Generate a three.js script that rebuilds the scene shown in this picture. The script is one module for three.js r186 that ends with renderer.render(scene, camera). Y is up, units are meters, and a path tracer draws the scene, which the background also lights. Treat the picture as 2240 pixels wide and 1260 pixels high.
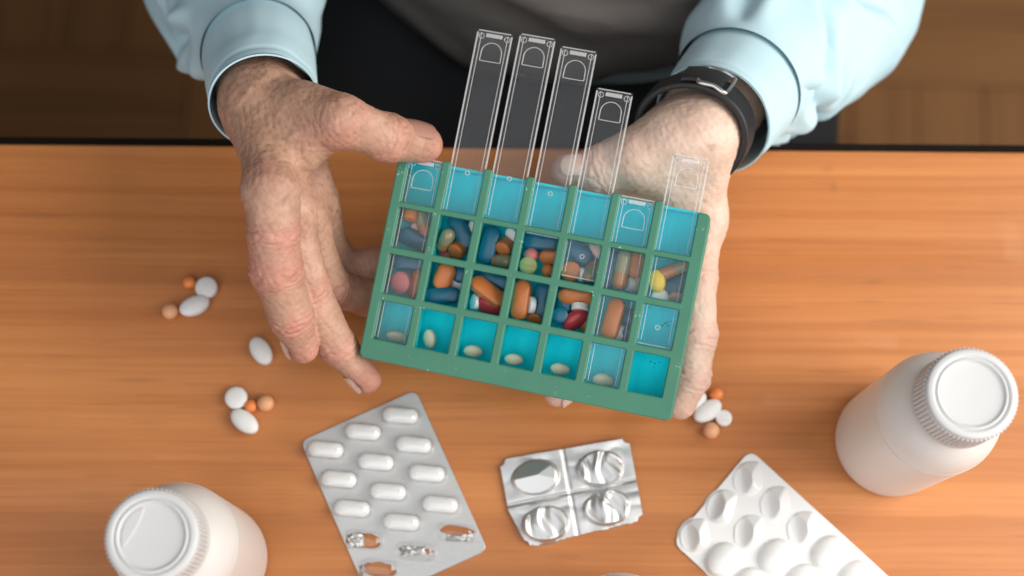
import * as THREE from 'three';
import { RoundedBoxGeometry } from 'three/addons/geometries/RoundedBoxGeometry.js';
import { mergeGeometries, mergeVertices } from 'three/addons/utils/BufferGeometryUtils.js';
import { RectAreaLightUniformsLib } from 'three/addons/lights/RectAreaLightUniformsLib.js';

/* ---------------------------------------------------------------- camera, light, exposure */
const V = (x, y, z) => new THREE.Vector3(x, y, z);
const scene = new THREE.Scene();
const FOC = 3280, CX = 1120, CY = 630;               // focal length and centre of the 2240 x 1260 photograph
const NADIR = [1085, 1466];                          // where plumb lines meet in the photograph
const DIST = 0.8, TABLE_Y = 0.75;
const camera = new THREE.PerspectiveCamera(2 * Math.atan(CY / FOC) * 180 / Math.PI, 16 / 9, 0.05, 20);
const dn = V((NADIR[0] - CX) / FOC, -(NADIR[1] - CY) / FOC, -1).normalize();
const upC = dn.clone().negate(), fw = V(0, 0, -1);
const hC = fw.clone().addScaledVector(upC, -fw.dot(upC)).normalize(), rC = hC.clone().cross(upC);
const CAM = new THREE.Matrix4().set(rC.x, rC.y, rC.z, 0, upC.x, upC.y, upC.z, 0, -hC.x, -hC.y, -hC.z, 0, 0, 0, 0, 1);
const fwW = fw.clone().applyMatrix4(CAM);
camera.position.copy(V(0, TABLE_Y, 0).addScaledVector(fwW, -DIST));
camera.quaternion.setFromRotationMatrix(CAM);
camera.focus = 0.706; camera.userData.fStop = 4;
CAM.setPosition(camera.position);
scene.add(camera);
const EYE = camera.position.clone();

RectAreaLightUniformsLib.init();
scene.background = new THREE.Color(0.055, 0.05, 0.045);
const win = new THREE.RectAreaLight(0xfffbf6, 6.4, 1.3, 1.2);      // the window on the right
win.position.set(1.18, 1.62, 0.08); win.lookAt(0, 0.75, 0.0); win.name = 'window_light'; scene.add(win);
const fill = new THREE.RectAreaLight(0xf8faff, 1.4, 2.0, 1.8);    // pale ceiling of the room
fill.position.set(-0.1, 2.3, 0.75); fill.lookAt(0.0, 0.75, 0.1); fill.name = 'ceiling_light'; scene.add(fill);
const front = new THREE.RectAreaLight(0xfbfbff, 1.8, 1.0, 1.0);        // added fill on the camera's side, brightens the bottle bodies
front.position.set(-0.85, 1.55, 1.35); front.lookAt(0, 0.8, 0); front.name = 'added_front_light'; scene.add(front);
const renderer = new THREE.WebGLRenderer({ antialias: true });
renderer.setSize(1024, 576);
renderer.toneMapping = THREE.LinearToneMapping; renderer.toneMappingExposure = 1.07;
renderer.shadowMap.enabled = true;

/* ---------------------------------------------------------------- helpers */
// photograph pixel + distance along the lens axis -> point; photograph pixel -> point at a height above the table
const P = (px, py, d) => V((px - CX) / FOC * d, -(py - CY) / FOC * d, -d).applyMatrix4(CAM);
function T(px, py, h = 0) {
  const dir = V((px - CX) / FOC, -(py - CY) / FOC, -1).transformDirection(CAM), o = EYE;
  return o.clone().addScaledVector(dir, (TABLE_Y + h - o.y) / dir.y);
}
let seed = 7; const rnd = () => { seed = (seed * 1664525 + 1013904223) >>> 0; return seed / 4294967296; };
const hsh = (x, y, z) => { let h = (x * 374761393 + y * 668265263 + z * 2147483647 + 974711) | 0; h = Math.imul(h ^ (h >>> 13), 1274126177); h ^= h >>> 16; return (h >>> 0) / 4294967296; };
const sm = (t) => t * t * (3 - 2 * t);
function noise(x, y, z = 0) {
  const xi = Math.floor(x), yi = Math.floor(y), zi = Math.floor(z), u = sm(x - xi), v = sm(y - yi), w = sm(z - zi);
  const L = (a, b, t) => a + (b - a) * t;
  return L(L(L(hsh(xi, yi, zi), hsh(xi + 1, yi, zi), u), L(hsh(xi, yi + 1, zi), hsh(xi + 1, yi + 1, zi), u), v),
    L(L(hsh(xi, yi, zi + 1), hsh(xi + 1, yi, zi + 1), u), L(hsh(xi, yi + 1, zi + 1), hsh(xi + 1, yi + 1, zi + 1), u), v), w);
}
const fbm = (x, y, z, n = 3) => { let s = 0, a = 0.5, t = 0; for (let i = 0; i < n; i++) { s += a * noise(x, y, z); t += a; a *= 0.5; x = x * 2.03 + 5.1; y = y * 2.03 + 1.7; z = z * 2.03 + 9.2; } return s / t; };
const clamp = (x, a = 0, b = 1) => Math.min(b, Math.max(a, x));
const step = (a, b, x) => sm(clamp((x - a) / (b - a)));
const names = {};
const numbered = (n) => { const k = names[n] = (names[n] ?? -1) + 1; return k ? `${n}_${String(k).padStart(3, '0')}` : n; };
function shadowed(o) { o.castShadow = o.receiveShadow = true; return o; }
function group(name, label, category, grp) { const o = new THREE.Group(); o.name = numbered(name); o.userData = { label, category }; if (grp) o.userData.group = grp; scene.add(o); return o; }
function part(name, geo, mat, parent, label) { const m = shadowed(new THREE.Mesh(geo, mat)); m.name = name; if (label) m.userData.label = label; parent.add(m); return m; }
function single(name, geo, mat, label, category, grp) { const m = part(numbered(name), geo, mat, scene); m.userData = { label, category }; if (grp) m.userData.group = grp; return m; }
const std = (c, rough, o = {}) => new THREE.MeshPhysicalMaterial({ color: new THREE.Color().setRGB(...c), roughness: rough, ...o });
function texture(w, h, fn, srgb = true) {
  const d = new Uint8Array(w * h * 4);
  for (let y = 0; y < h; y++) for (let x = 0; x < w; x++) { const c = fn(x / w, y / h), i = (y * w + x) * 4; for (let k = 0; k < 3; k++) { let v = c[k]; if (srgb) v = v <= 0.0031308 ? v * 12.92 : 1.055 * v ** (1 / 2.4) - 0.055; d[i + k] = clamp(v) * 255; } d[i + 3] = 255; }
  const t = new THREE.DataTexture(d, w, h); t.wrapS = t.wrapT = THREE.RepeatWrapping; t.magFilter = THREE.LinearFilter; t.minFilter = THREE.LinearMipmapLinearFilter; t.generateMipmaps = true;
  if (srgb) t.colorSpace = THREE.SRGBColorSpace; t.needsUpdate = true; return t;
}
const mix3 = (a, b, t) => [a[0] + (b[0] - a[0]) * t, a[1] + (b[1] - a[1]) * t, a[2] + (b[2] - a[2]) * t];
function gridGeo(nu, nv, fn, closeU = false) {       // fn(u, v) -> Vector3
  const pos = [], uv = [], idx = [];
  for (let j = 0; j <= nv; j++) for (let i = 0; i <= nu; i++) { const p = fn(i / nu, j / nv); pos.push(p.x, p.y, p.z); uv.push(i / nu, j / nv); }
  for (let j = 0; j < nv; j++) for (let i = 0; i < nu; i++) { const a = j * (nu + 1) + i, b = a + 1, c = a + nu + 1, d = c + 1; idx.push(a, b, d, a, d, c); }
  let g = new THREE.BufferGeometry(); g.setAttribute('position', new THREE.Float32BufferAttribute(pos, 3)); g.setAttribute('uv', new THREE.Float32BufferAttribute(uv, 2)); g.setIndex(idx);
  if (closeU) { g.deleteAttribute('uv'); g = mergeVertices(g, 1e-7); }
  g.computeVertexNormals(); return g;
}
// naive surface nets over a field that is negative inside; blocks far from the surface are skipped
function surfaceNet(field, lo, hi, h) {
  const n = [0, 1, 2].map((k) => Math.ceil((hi[k] - lo[k]) / h) + 1), [nx, ny, nz] = n, B = 8;
  const val = new Float32Array(nx * ny * nz).fill(1), id = (i, j, k) => i + nx * (j + ny * k);
  for (let bk = 0; bk < nz; bk += B) for (let bj = 0; bj < ny; bj += B) for (let bi = 0; bi < nx; bi += B) {
    const c = field(lo[0] + (bi + B / 2) * h, lo[1] + (bj + B / 2) * h, lo[2] + (bk + B / 2) * h), far = Math.abs(c) > B * h * 1.25;
    for (let k = bk; k < Math.min(bk + B, nz); k++) for (let j = bj; j < Math.min(bj + B, ny); j++) for (let i = bi; i < Math.min(bi + B, nx); i++)
      val[id(i, j, k)] = far ? c : field(lo[0] + i * h, lo[1] + j * h, lo[2] + k * h);
  }
  const vid = new Int32Array(nx * ny * nz).fill(-1), pos = [], idx = [];
  for (let k = 0; k < nz - 1; k++) for (let j = 0; j < ny - 1; j++) for (let i = 0; i < nx - 1; i++) {
    let m = 0; const v = [];
    for (let c = 0; c < 8; c++) { v[c] = val[id(i + (c & 1), j + (c >> 1 & 1), k + (c >> 2))]; if (v[c] < 0) m |= 1 << c; }
    if (m === 0 || m === 255) continue;
    let sx = 0, sy = 0, sz = 0, cnt = 0;
    for (let a = 0; a < 8; a++) for (let bit = 1; bit < 8; bit <<= 1) { const b = a | bit; if (b === a || (v[a] < 0) === (v[b] < 0)) continue; const t = v[a] / (v[a] - v[b]); sx += (a & 1) + (bit === 1 ? t : 0); sy += (a >> 1 & 1) + (bit === 2 ? t : 0); sz += (a >> 2) + (bit === 4 ? t : 0); cnt++; }
    vid[id(i, j, k)] = pos.length / 3; pos.push(lo[0] + (i + sx / cnt) * h, lo[1] + (j + sy / cnt) * h, lo[2] + (k + sz / cnt) * h);
  }
  const quad = (a, b, c, d, flip) => { if (a < 0 || b < 0 || c < 0 || d < 0) return; flip ? idx.push(a, c, b, a, d, c) : idx.push(a, b, c, a, c, d); };
  for (let k = 1; k < nz - 1; k++) for (let j = 1; j < ny - 1; j++) for (let i = 1; i < nx - 1; i++) {
    const s = val[id(i, j, k)] < 0;
    if (s !== val[id(i + 1, j, k)] < 0) quad(vid[id(i, j - 1, k - 1)], vid[id(i, j, k - 1)], vid[id(i, j, k)], vid[id(i, j - 1, k)], !s);
    if (s !== val[id(i, j + 1, k)] < 0) quad(vid[id(i - 1, j, k - 1)], vid[id(i - 1, j, k)], vid[id(i, j, k)], vid[id(i, j, k - 1)], !s);
    if (s !== val[id(i, j, k + 1)] < 0) quad(vid[id(i - 1, j - 1, k)], vid[id(i, j - 1, k)], vid[id(i, j, k)], vid[id(i - 1, j, k)], !s);
  }
  const g = new THREE.BufferGeometry(); g.setAttribute('position', new THREE.Float32BufferAttribute(pos, 3)); g.setIndex(idx); g.computeVertexNormals();
  return g;
}
const smin = (a, b, k) => { const h = Math.max(k - Math.abs(a - b), 0) / k; return Math.min(a, b) - h * h * k * 0.25; };
// bone: distance to a tapered capsule; returns also the place along it
function bone(a, b, ra, rb) {
  const d = b.clone().sub(a), l2 = d.lengthSq();
  return { a, b, d, ra, rb, len: Math.sqrt(l2), dist(x, y, z) { const px = x - a.x, py = y - a.y, pz = z - a.z; let t = (px * d.x + py * d.y + pz * d.z) / l2; t = t < 0 ? 0 : t > 1 ? 1 : t; this.t = t; return Math.hypot(px - d.x * t, py - d.y * t, pz - d.z * t) - (ra + (rb - ra) * t); } };
}
function bounds(bones, pad) { const lo = [1e9, 1e9, 1e9], hi = [-1e9, -1e9, -1e9]; for (const b of bones) for (const [p, r] of [[b.a, b.ra], [b.b, b.rb]]) ['x', 'y', 'z'].forEach((k, i) => { lo[i] = Math.min(lo[i], p[k] - r - pad); hi[i] = Math.max(hi[i], p[k] + r + pad); }); return [lo, hi]; }
// a tablet lying in its xy plane: outline (half sizes), straight band, domed faces along z
function tablet(hx, hy, band, dome, kind = 'ellipse', score = 0) {
  const nr = 9, na = 44, pos = [], idx = [];
  const out = (a) => { if (kind === 'ellipse') return [Math.cos(a) * hx, Math.sin(a) * hy]; const s = hx - hy, c = Math.cos(a), n = Math.sin(a); return [Math.sign(c) * s * Math.min(1, Math.abs(c) * 6) + c * hy, n * hy]; };
  for (const sgn of [1, -1]) {
    const base = pos.length / 3;
    for (let r = 0; r <= nr; r++) { const q = Math.sin(r / nr * Math.PI / 2); for (let i = 0; i < na; i++) { const [x, y] = out(i / na * 2 * Math.PI), z = band / 2 + dome * Math.sqrt(Math.max(0, 1 - q * q)); pos.push(x * q, y * q, sgn * (z - (score && sgn > 0 && r < nr ? score * Math.exp(-((y * q / 0.0005) ** 2)) : 0))); } }
    for (let r = 0; r < nr; r++) for (let i = 0; i < na; i++) { const a = base + r * na + i, b = base + r * na + (i + 1) % na, c = a + na, d = b + na; sgn > 0 ? idx.push(a, c, d, a, d, b) : idx.push(a, d, c, a, b, d); }
  }
  const top = nr * na, bot = (nr + 1) * na + nr * na;
  for (let i = 0; i < na; i++) { const a = top + i, b = top + (i + 1) % na, c = bot + i, d = bot + (i + 1) % na; idx.push(a, c, d, a, d, b); }
  const g = new THREE.BufferGeometry(); g.setAttribute('position', new THREE.Float32BufferAttribute(pos, 3)); g.setIndex(idx); g.computeVertexNormals(); return g;
}
function rounded(shapePts, radius) {                 // rounded polygon as a Shape; radius may be a list
  const s = new THREE.Shape(), n = shapePts.length;
  shapePts.forEach((p, i) => {
    const q = shapePts[(i + n - 1) % n], r = shapePts[(i + 1) % n], R = Array.isArray(radius) ? radius[i] : radius;
    const a = new THREE.Vector2(q[0] - p[0], q[1] - p[1]).normalize(), b = new THREE.Vector2(r[0] - p[0], r[1] - p[1]).normalize();
    const A = [p[0] + a.x * R, p[1] + a.y * R], C = [p[0] + b.x * R, p[1] + b.y * R];
    i ? s.lineTo(...A) : s.moveTo(...A); s.quadraticCurveTo(p[0], p[1], ...C);
  });
  s.closePath(); return s;
}
function loft(path, radii, nAround, nAlong, disp, capIn = 0) {  // a tube along a curve; radii = list of [rx, ry]; disp(u, angle) adds to the radius
  const c = new THREE.CatmullRomCurve3(path), N = [];
  let up = V(0, 1, 0);
  for (let j = 0; j <= nAlong; j++) { const t = c.getTangent(j / nAlong); const s = up.clone().cross(t).normalize(); up = t.clone().cross(s).normalize(); N.push([c.getPoint(j / nAlong), s, up.clone()]); }
  const R = (u) => { const f = u * (radii.length - 1), i = Math.min(radii.length - 2, Math.floor(f)), t = sm(f - i); return [radii[i][0] + (radii[i + 1][0] - radii[i][0]) * t, radii[i][1] + (radii[i + 1][1] - radii[i][1]) * t]; };
  return gridGeo(nAround, nAlong, (u, v) => { const [p, s, w] = N[Math.round(v * nAlong)], [rx, ry] = R(v), a = u * 2 * Math.PI, d = disp ? disp(v, a) : 0; return p.clone().addScaledVector(s, Math.cos(a) * (rx + d)).addScaledVector(w, Math.sin(a) * (ry + d)); }, true);
}

/* ---------------------------------------------------------------- floor */
const floorWood = (k) => texture(128, 512, (u, v) => { const g = 0.5 * noise(u * 26 + k * 31, v * 2.5) + 0.3 * noise(u * 60, v * 5 + k) + 0.2 * noise(u * 5 + k, v * 2); return mix3([0.16 + k * 0.018, 0.075 + k * 0.009, 0.03 + k * 0.003], [0.32, 0.15, 0.055], g); });
const plankMats = [0, 1, 2, 3].map((k) => new THREE.MeshPhysicalMaterial({ map: floorWood(k), roughness: 0.6, specularIntensity: 0.35 }));
{
  const floor = new THREE.Group(); floor.name = 'floor'; floor.userData.kind = 'structure'; scene.add(floor);
  part('subfloor', new THREE.BoxGeometry(4, 0.02, 4), std([0.08, 0.05, 0.03], 0.8), floor).position.set(0, -0.025, -0.2);
  const S = 0.36, n = 5, pg = new RoundedBoxGeometry(S / n - 0.0012, 0.014, S - 0.0012, 1, 0.0012);
  for (let i = -3; i <= 2; i++) for (let j = -4; j <= 0; j++) for (let k = 0; k < n; k++) {
    const m = part(numbered('plank'), pg, plankMats[Math.floor(rnd() * 4)], floor), o = (k - (n - 1) / 2) * S / n, turned = (i + j) & 1;
    m.position.set((i + 0.5) * S + (turned ? 0 : o), -0.007 + rnd() * 0.0006, j * S + 0.1 + (turned ? o : 0)); if (turned) m.rotation.y = Math.PI / 2;
  }
}

/* ---------------------------------------------------------------- table */
const eL = T(0, 313), eR = T(2240, 331), YAW = -Math.atan2(eR.z - eL.z, eR.x - eL.x);
const edgeMid = eL.clone().lerp(eR, 0.5);
const flecks = [[1808, 367, 0.003, 0.0022, 0.32], [1822, 408, 0.0016, 0.003, 0.35], [1912, 614, 0.005, 0.0012, 0.3], [300, 830, 0.012, 0.0012, 0.3], [1240, 1215, 0.014, 0.0014, 0.3], [1960, 700, 0.02, 0.001, 0.28], [170, 520, 0.03, 0.0012, 0.3], [260, 545, 0.04, 0.001, 0.25], [80, 470, 0.02, 0.0016, 0.25]].map(([px, py, w, h, k]) => { const q = T(px, py).sub(edgeMid), c = Math.cos(YAW), n = Math.sin(YAW), x = q.x * c - q.z * n, z = q.x * n + q.z * c - 0.425; return [x + 0.5, z + 0.43, w, h, k]; });
const woodMap = texture(2048, 2048, (u0, v) => {
  const u = u0 * 1.52 - 0.26, x = u + 3, y = v + 0.006 * noise(u * 3, v * 9) + 0.002 * noise(u * 11, v * 40);
  const broad = noise(x * 1.1 + 3, y * 16), band = noise(x * 1.6, y * 55 + 7), fine = noise(x * 3.5, y * 210), hair = noise(x * 9, y * 700), pore = noise(x * 42, y * 1400 + 5);
  const t = 0.30 * broad + 0.28 * band + 0.22 * fine + 0.2 * hair;
  let c = mix3([0.46, 0.160, 0.044], [0.66, 0.268, 0.086], clamp((t - 0.25) * 1.7));
  const line = noise(x * 0.7 + 20, y * 85 + 40); if (line > 0.74) c = mix3(c, [0.31, 0.10, 0.030], (line - 0.74) * 2.2);
  if (pore > 0.72) c = mix3(c, [0.24, 0.085, 0.03], (pore - 0.72) * 0.9);
  const scuff = noise(x * 60, y * 60) * noise(x * 14 + 5, y * 14); if (scuff > 0.62) c = mix3(c, [0.7, 0.42, 0.24], (scuff - 0.62) * 1.2);
  for (const [fx, fy, w, h, k] of flecks) { const a = (u - fx) / w, b = (v - fy) / h, e = Math.exp(-(a * a + b * b)) * k * (0.6 + 0.8 * noise(u * 300, v * 300)); if (e > 0.01) c = mix3(c, [0.22, 0.09, 0.035], Math.min(1, e)); }
  return c;
});
const woodRough = texture(1024, 1024, (u, v) => { const g = 0.27 + 0.12 * noise(u * 8, v * 300) + 0.08 * noise(u * 5, v * 7); return [g, g, g]; }, false);
const woodBump = texture(1024, 1024, (u, v) => { const g = 0.5 * noise(u * 5, v * 240) + 0.5 * noise(u * 30, v * 500); return [g, g, g]; }, false);
{
  const table = group('wooden_table', 'orange brown wooden table with fine horizontal grain and dark far edge', 'table');
  table.position.set(edgeMid.x, 0, edgeMid.z); table.rotation.y = YAW;
  const W = 1.5, D = 0.85, th = 0.026;
  const g = new RoundedBoxGeometry(W, th, D, 3, 0.002), p = g.attributes.position, uv = g.attributes.uv;
  for (let i = 0; i < p.count; i++) uv.setXY(i, (p.getX(i) + 0.76) / 1.52, p.getZ(i) + 0.43);
  part('tabletop', g, new THREE.MeshPhysicalMaterial({ map: woodMap, roughnessMap: woodRough, roughness: 1, specularIntensity: 0.85, bumpMap: woodBump, bumpScale: 0.00006 }), table).position.set(0, TABLE_Y - th / 2, D / 2 + 0.0002);
  part('edge_trim', new RoundedBoxGeometry(W, th - 0.003, 0.005, 2, 0.0015), std([0.008, 0.006, 0.005], 0.85, { specularIntensity: 0.2 }), table, 'dark trim strip along the far edge of the table').position.set(0, TABLE_Y - th / 2 - 0.0015, -0.0026);
  const dark = std([0.2, 0.09, 0.035], 0.5);
  for (const [x, z] of [[-0.66, 0.07], [0.66, 0.07], [-0.66, D - 0.07], [0.66, D - 0.07]]) part('table_leg', new THREE.CylinderGeometry(0.028, 0.02, TABLE_Y - th, 20), dark, table).position.set(x, (TABLE_Y - th) / 2, z);
  for (const z of [0.07, D - 0.07]) part('apron', new RoundedBoxGeometry(1.26, 0.06, 0.02, 1, 0.002), dark, table).position.set(0, TABLE_Y - th - 0.031, z);
}

/* ---------------------------------------------------------------- pill organizer */
const ORG_W = 0.155, ORG_H = 0.1, CELL = 0.0135;
const orgPos = V(0.0098, 0.0005, -0.7223).applyMatrix4(CAM);
const orgBasis = new THREE.Matrix4().makeBasis(V(0.96957, -0.19087, 0.15334), V(0.1957, 0.98052, -0.01692).multiplyScalar(1), V(-0.14712, 0.04642, 0.98803));
const orgQ = new THREE.Quaternion().setFromRotationMatrix(CAM).multiply(new THREE.Quaternion().setFromRotationMatrix(orgBasis));
const colX = (k) => -0.0640 + 0.0211 * k;             // centre of column k
const rowY = [0.0400, 0.0160, -0.0070, -0.0301], rowB = [[0.0288, 0.0505], [0.0062, 0.0258], [-0.0168, 0.0026], [-0.0396, -0.0206]];
const CW = 0.0168;
const organizer = group('pill_organizer', 'green framed weekly pill organizer with turquoise compartments held in both hands', 'pill organizer');
organizer.position.copy(orgPos); organizer.quaternion.copy(orgQ);
const frameUv = (g) => { const p = g.attributes.position, uv = g.attributes.uv; for (let i = 0; i < uv.count; i++) uv.setXY(i, p.getX(i) * 6 + 0.5, p.getY(i) * 6 + 0.5); return g; };
const frameMat = std([1, 1, 1], 0.42, { map: texture(1024, 1024, (u, v) => { const sp = noise(u * 260, v * 260) * noise(u * 40 + 9, v * 40), g = 0.94 + 0.12 * fbm(u * 20, v * 20, 1, 2); let c = [0.050 * g, 0.205 * g, 0.128 * g]; if (sp > 0.72) c = mix3(c, [0.35, 0.5, 0.42], Math.min(1, (sp - 0.72) * 8)); return c; }), bumpMap: texture(256, 256, (u, v) => { const g = noise(u * 90, v * 90); return [g, g, g]; }, false), bumpScale: 0.00002 });
const trayMat = std([1, 1, 1], 0.6, { map: texture(1024, 512, (u, v) => { const sp = noise(u * 190, v * 120 + 3) * (0.5 + noise(u * 23, v * 14)), g = 0.95 + 0.1 * noise(u * 60, v * 9); return mix3([0.002, 0.85 * g, 0.94 * g], [0.01, 0.16, 0.17], clamp((sp - 1.12) * 5)); }), transmission: 0.1, thickness: 0, specularIntensity: 0.3 }), wallMat = std([0.002, 0.83, 0.92], 0.5, { transmission: 0.45, thickness: 0, specularIntensity: 0.3 });
{
  const s = new THREE.Shape(), hw = ORG_W / 2, hh = ORG_H / 2, r = 0.0035;
  s.moveTo(-hw + r, -hh); s.lineTo(hw - r, -hh); s.quadraticCurveTo(hw, -hh, hw, -hh + r); s.lineTo(hw, hh - r); s.quadraticCurveTo(hw, hh, hw - r, hh);
  for (let k = 6; k >= 0; k--) {
    const x1 = colX(k) + CW / 2, x0 = colX(k) - CW / 2;
    s.lineTo(x1, k === 6 ? hh : 0.0508); s.lineTo(x1, rowB[0][0]); s.lineTo(x0, rowB[0][0]);
    if (k) { s.lineTo(x0, 0.0508); s.quadraticCurveTo(x0 - 0.0004, 0.0522, x0 - 0.00215, 0.0522); s.quadraticCurveTo(x0 - 0.0039, 0.0522, x0 - 0.0043, 0.0508); } else s.lineTo(x0, hh);
  }
  s.lineTo(-hw + r, hh); s.quadraticCurveTo(-hw, hh, -hw, hh - r); s.lineTo(-hw, -hh + r); s.quadraticCurveTo(-hw, -hh, -hw + r, -hh);
  for (let k = 0; k < 7; k++) for (let j = 1; j < 4; j++) { const h = new THREE.Path(), x0 = colX(k) - CW / 2, x1 = x0 + CW, [y0, y1] = rowB[j], q = 0.0007; h.moveTo(x0 + q, y0); h.lineTo(x1 - q, y0); h.quadraticCurveTo(x1, y0, x1, y0 + q); h.lineTo(x1, y1 - q); h.quadraticCurveTo(x1, y1, x1 - q, y1); h.lineTo(x0 + q, y1); h.quadraticCurveTo(x0, y1, x0, y1 - q); h.lineTo(x0, y0 + q); h.quadraticCurveTo(x0, y0, x0 + q, y0); s.holes.push(h); }
  const fg = new THREE.ExtrudeGeometry(s, { depth: 0.0022, bevelEnabled: true, bevelThickness: 0.0009, bevelSize: 0.0008, bevelOffset: -0.0008, bevelSegments: 3, curveSegments: 8 });
  fg.translate(0, 0, -0.0029);
  part('frame', frameUv(fg), frameMat, organizer);
  // skirt of the frame behind its face: left, right and bottom walls
  const sk = [];
  for (const [w, h, x, y] of [[0.0036, ORG_H - 0.005, -hw + 0.0020, -0.0005], [0.0036, ORG_H - 0.005, hw - 0.0020, -0.0005], [ORG_W - 0.009, 0.0036, 0, -hh + 0.0020]]) { const b = new RoundedBoxGeometry(w, h, 0.0150, 2, 0.001); b.translate(x, y, -0.0031 - 0.0075); sk.push(b); }
  part('skirt', frameUv(mergeGeometries(sk)), frameMat, organizer);
  // turquoise tray: back plate and the walls between compartments
  const zt = -0.0043, zb = zt - CELL, bx = (w, h, d, x, y, z) => { const b = new THREE.BoxGeometry(w, h, d); b.translate(x, y, z); return b; };
  part('back_plate', bx(0.1478, 0.0955, 0.0012, 0, 0.0027, zb - 0.0007), trayMat, organizer);
  for (let k = 0; k <= 7; k++) part('divider', bx(0.0013, 0.0951, CELL, colX(0) - 0.01055 + 0.0211 * k, 0.0027, zt - CELL / 2), trayMat, organizer);
  const ys = [0.0500, 0.0273, 0.0044, -0.0187, -0.0444];
  for (const y of ys) for (let k = 0; k < 7; k++) part('partition', bx(0.0197, 0.0012, CELL - 0.0001, colX(k), y, zt - CELL / 2), wallMat, organizer);
}
// sliding lids
const lidMat = std([0.97, 0.98, 0.98], 0.10, { transmission: 1, thickness: 0, ior: 1.5, specularIntensity: 0.5, roughnessMap: texture(256, 1024, (u, v) => { const s = noise(u * 55, v * 4) > 0.74 && noise(u * 9, v * 9) > 0.4 ? 1 : 0.45 + 0.3 * noise(u * 20, v * 20); return [s, s, s]; }, false) });
lidMat.roughness = 0.15;
const lidEdge = std([0.95, 0.95, 0.95], 0.25, { transmission: 0.75, thickness: 0, ior: 1.5 });
{
  const L = 0.093, w = 0.0181, th = 0.0011, top = [0.0520, 0.1194, 0.1208, 0.1180, 0.1010, 0.0520, 0.0762], circ = [null, 0.0486, 0.0496, 0.0460, 0.0190, null, -0.0075];
  const bx = (a, b, c, x, y, z) => { const g = new RoundedBoxGeometry(a, b, c, 1, Math.min(a, b, c) * 0.3); g.translate(x, y, z); return g; };
  for (let k = 0; k < 7; k++) {
    const lid = new THREE.Group(); lid.name = 'lid'; organizer.add(lid); lid.position.set(colX(k), top[k], -0.00355);
    if ([1, 2, 3].includes(k)) { lid.rotation.x = 0; }
    const plate = rounded([[-w / 2, -L], [w / 2, -L], [w / 2, 0], [-w / 2, 0]], 0.0012);
    const pg = new THREE.ExtrudeGeometry(plate, { depth: th, bevelEnabled: false }); pg.translate(0, 0, -th / 2);
    const uv = pg.attributes.uv; for (let i = 0; i < uv.count; i++) uv.setXY(i, (uv.getX(i) + w / 2) / w, uv.getY(i) / L + k * 0.37);
    part('lid_plate', pg, lidMat, lid);
    const rim = []; for (const s of [-1, 1]) rim.push(bx(0.0008, L - 0.004, 0.0007, s * (w / 2 - 0.0005), -L / 2 + 0.0004, th / 2 + 0.0003)), rim.push(bx(0.00035, L - 0.004, 0.0004, s * (w / 2 - 0.0024), -L / 2 + 0.0004, th / 2 + 0.0002));
    rim.push(bx(w - 0.002, 0.0006, 0.0006, 0, -0.0006, th / 2 + 0.0003), bx(w - 0.002, 0.0005, 0.0005, 0, -L + 0.0006, th / 2 + 0.0003));
    part('lid_rim', mergeGeometries(rim), lidEdge, lid);
    const grip = bx(0.0082, 0.0020, 0.0011, 0, -0.0027, th / 2 + 0.0006);
    part('grip_bar', grip, lidEdge, lid);
    for (const s of [-1, 1]) { const t = new THREE.TorusGeometry(0.0013, 0.00022, 8, 28); t.translate(s * 0.0064, -0.0033, th / 2 + 0.0001); part('lid_stud', t, lidEdge, lid); }
    const arch = new THREE.CurvePath(); const pts = []; for (let i = 0; i <= 20; i++) { const a = Math.PI * i / 20; pts.push(V(Math.cos(a) * 0.0051, -0.0110 + Math.sin(a) * 0.0050, th / 2)); }
    pts.push(V(-0.0051, -0.0128, th / 2), V(-0.0051, -0.0152, th / 2), V(0, -0.0153, th / 2), V(0.0051, -0.0152, th / 2), V(0.0051, -0.0128, th / 2));
    part('thumb_arch', new THREE.TubeGeometry(new THREE.CatmullRomCurve3(pts, true, 'catmullrom', 0.1), 120, 0.00026, 8, true), lidEdge, lid);
    if (circ[k] !== null) { const t = new THREE.TorusGeometry(0.0010, 0.00026, 8, 28); t.translate(0, circ[k] - top[k], th / 2 + 0.0001); part('stop_stud', t, lidEdge, lid); }
  }
}

/* ---------------------------------------------------------------- pills */
const pm = (c, r = 0.38, o = {}) => std(c, r, { clearcoat: 0.15, clearcoatRoughness: 0.3, ...o });
const M = {
  blue: pm([0.003, 0.115, 0.19]), orange: pm([0.52, 0.155, 0.035], 0.45), pink: pm([0.58, 0.16, 0.16], 0.5), red: pm([0.42, 0.035, 0.045], 0.4), white: pm([0.80, 0.80, 0.78], 0.45), cream: pm([0.66, 0.65, 0.46], 0.45),
  green: pm([0.34, 0.40, 0.15], 0.5), yellow: pm([0.78, 0.52, 0.05], 0.4), peach: pm([0.80, 0.40, 0.20], 0.5), bright: pm([0.85, 0.25, 0.06], 0.45), rose: pm([0.72, 0.42, 0.38], 0.5), brown: pm([0.42, 0.17, 0.06], 0.25), shell: pm([0.36, 0.33, 0.19], 0.22, { transmission: 0.25, thickness: 0 }), fleck: pm([0.6, 0.3, 0.1], 0.4),
};
const oi = new THREE.Matrix4().compose(orgPos, orgQ, V(1, 1, 1)), oInv = oi.clone().invert();
function O(px, py, deep) {                            // photograph pixel -> point in the organizer's own axes, so deep behind its face
  const a = EYE.clone().applyMatrix4(oInv), b = P(px, py, 0.7).applyMatrix4(oInv), t = (-deep - a.z) / (b.z - a.z);
  return a.lerp(b, t);
}
const MM = 0.000222;                                 // one photograph pixel at the organizer, in metres
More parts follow.
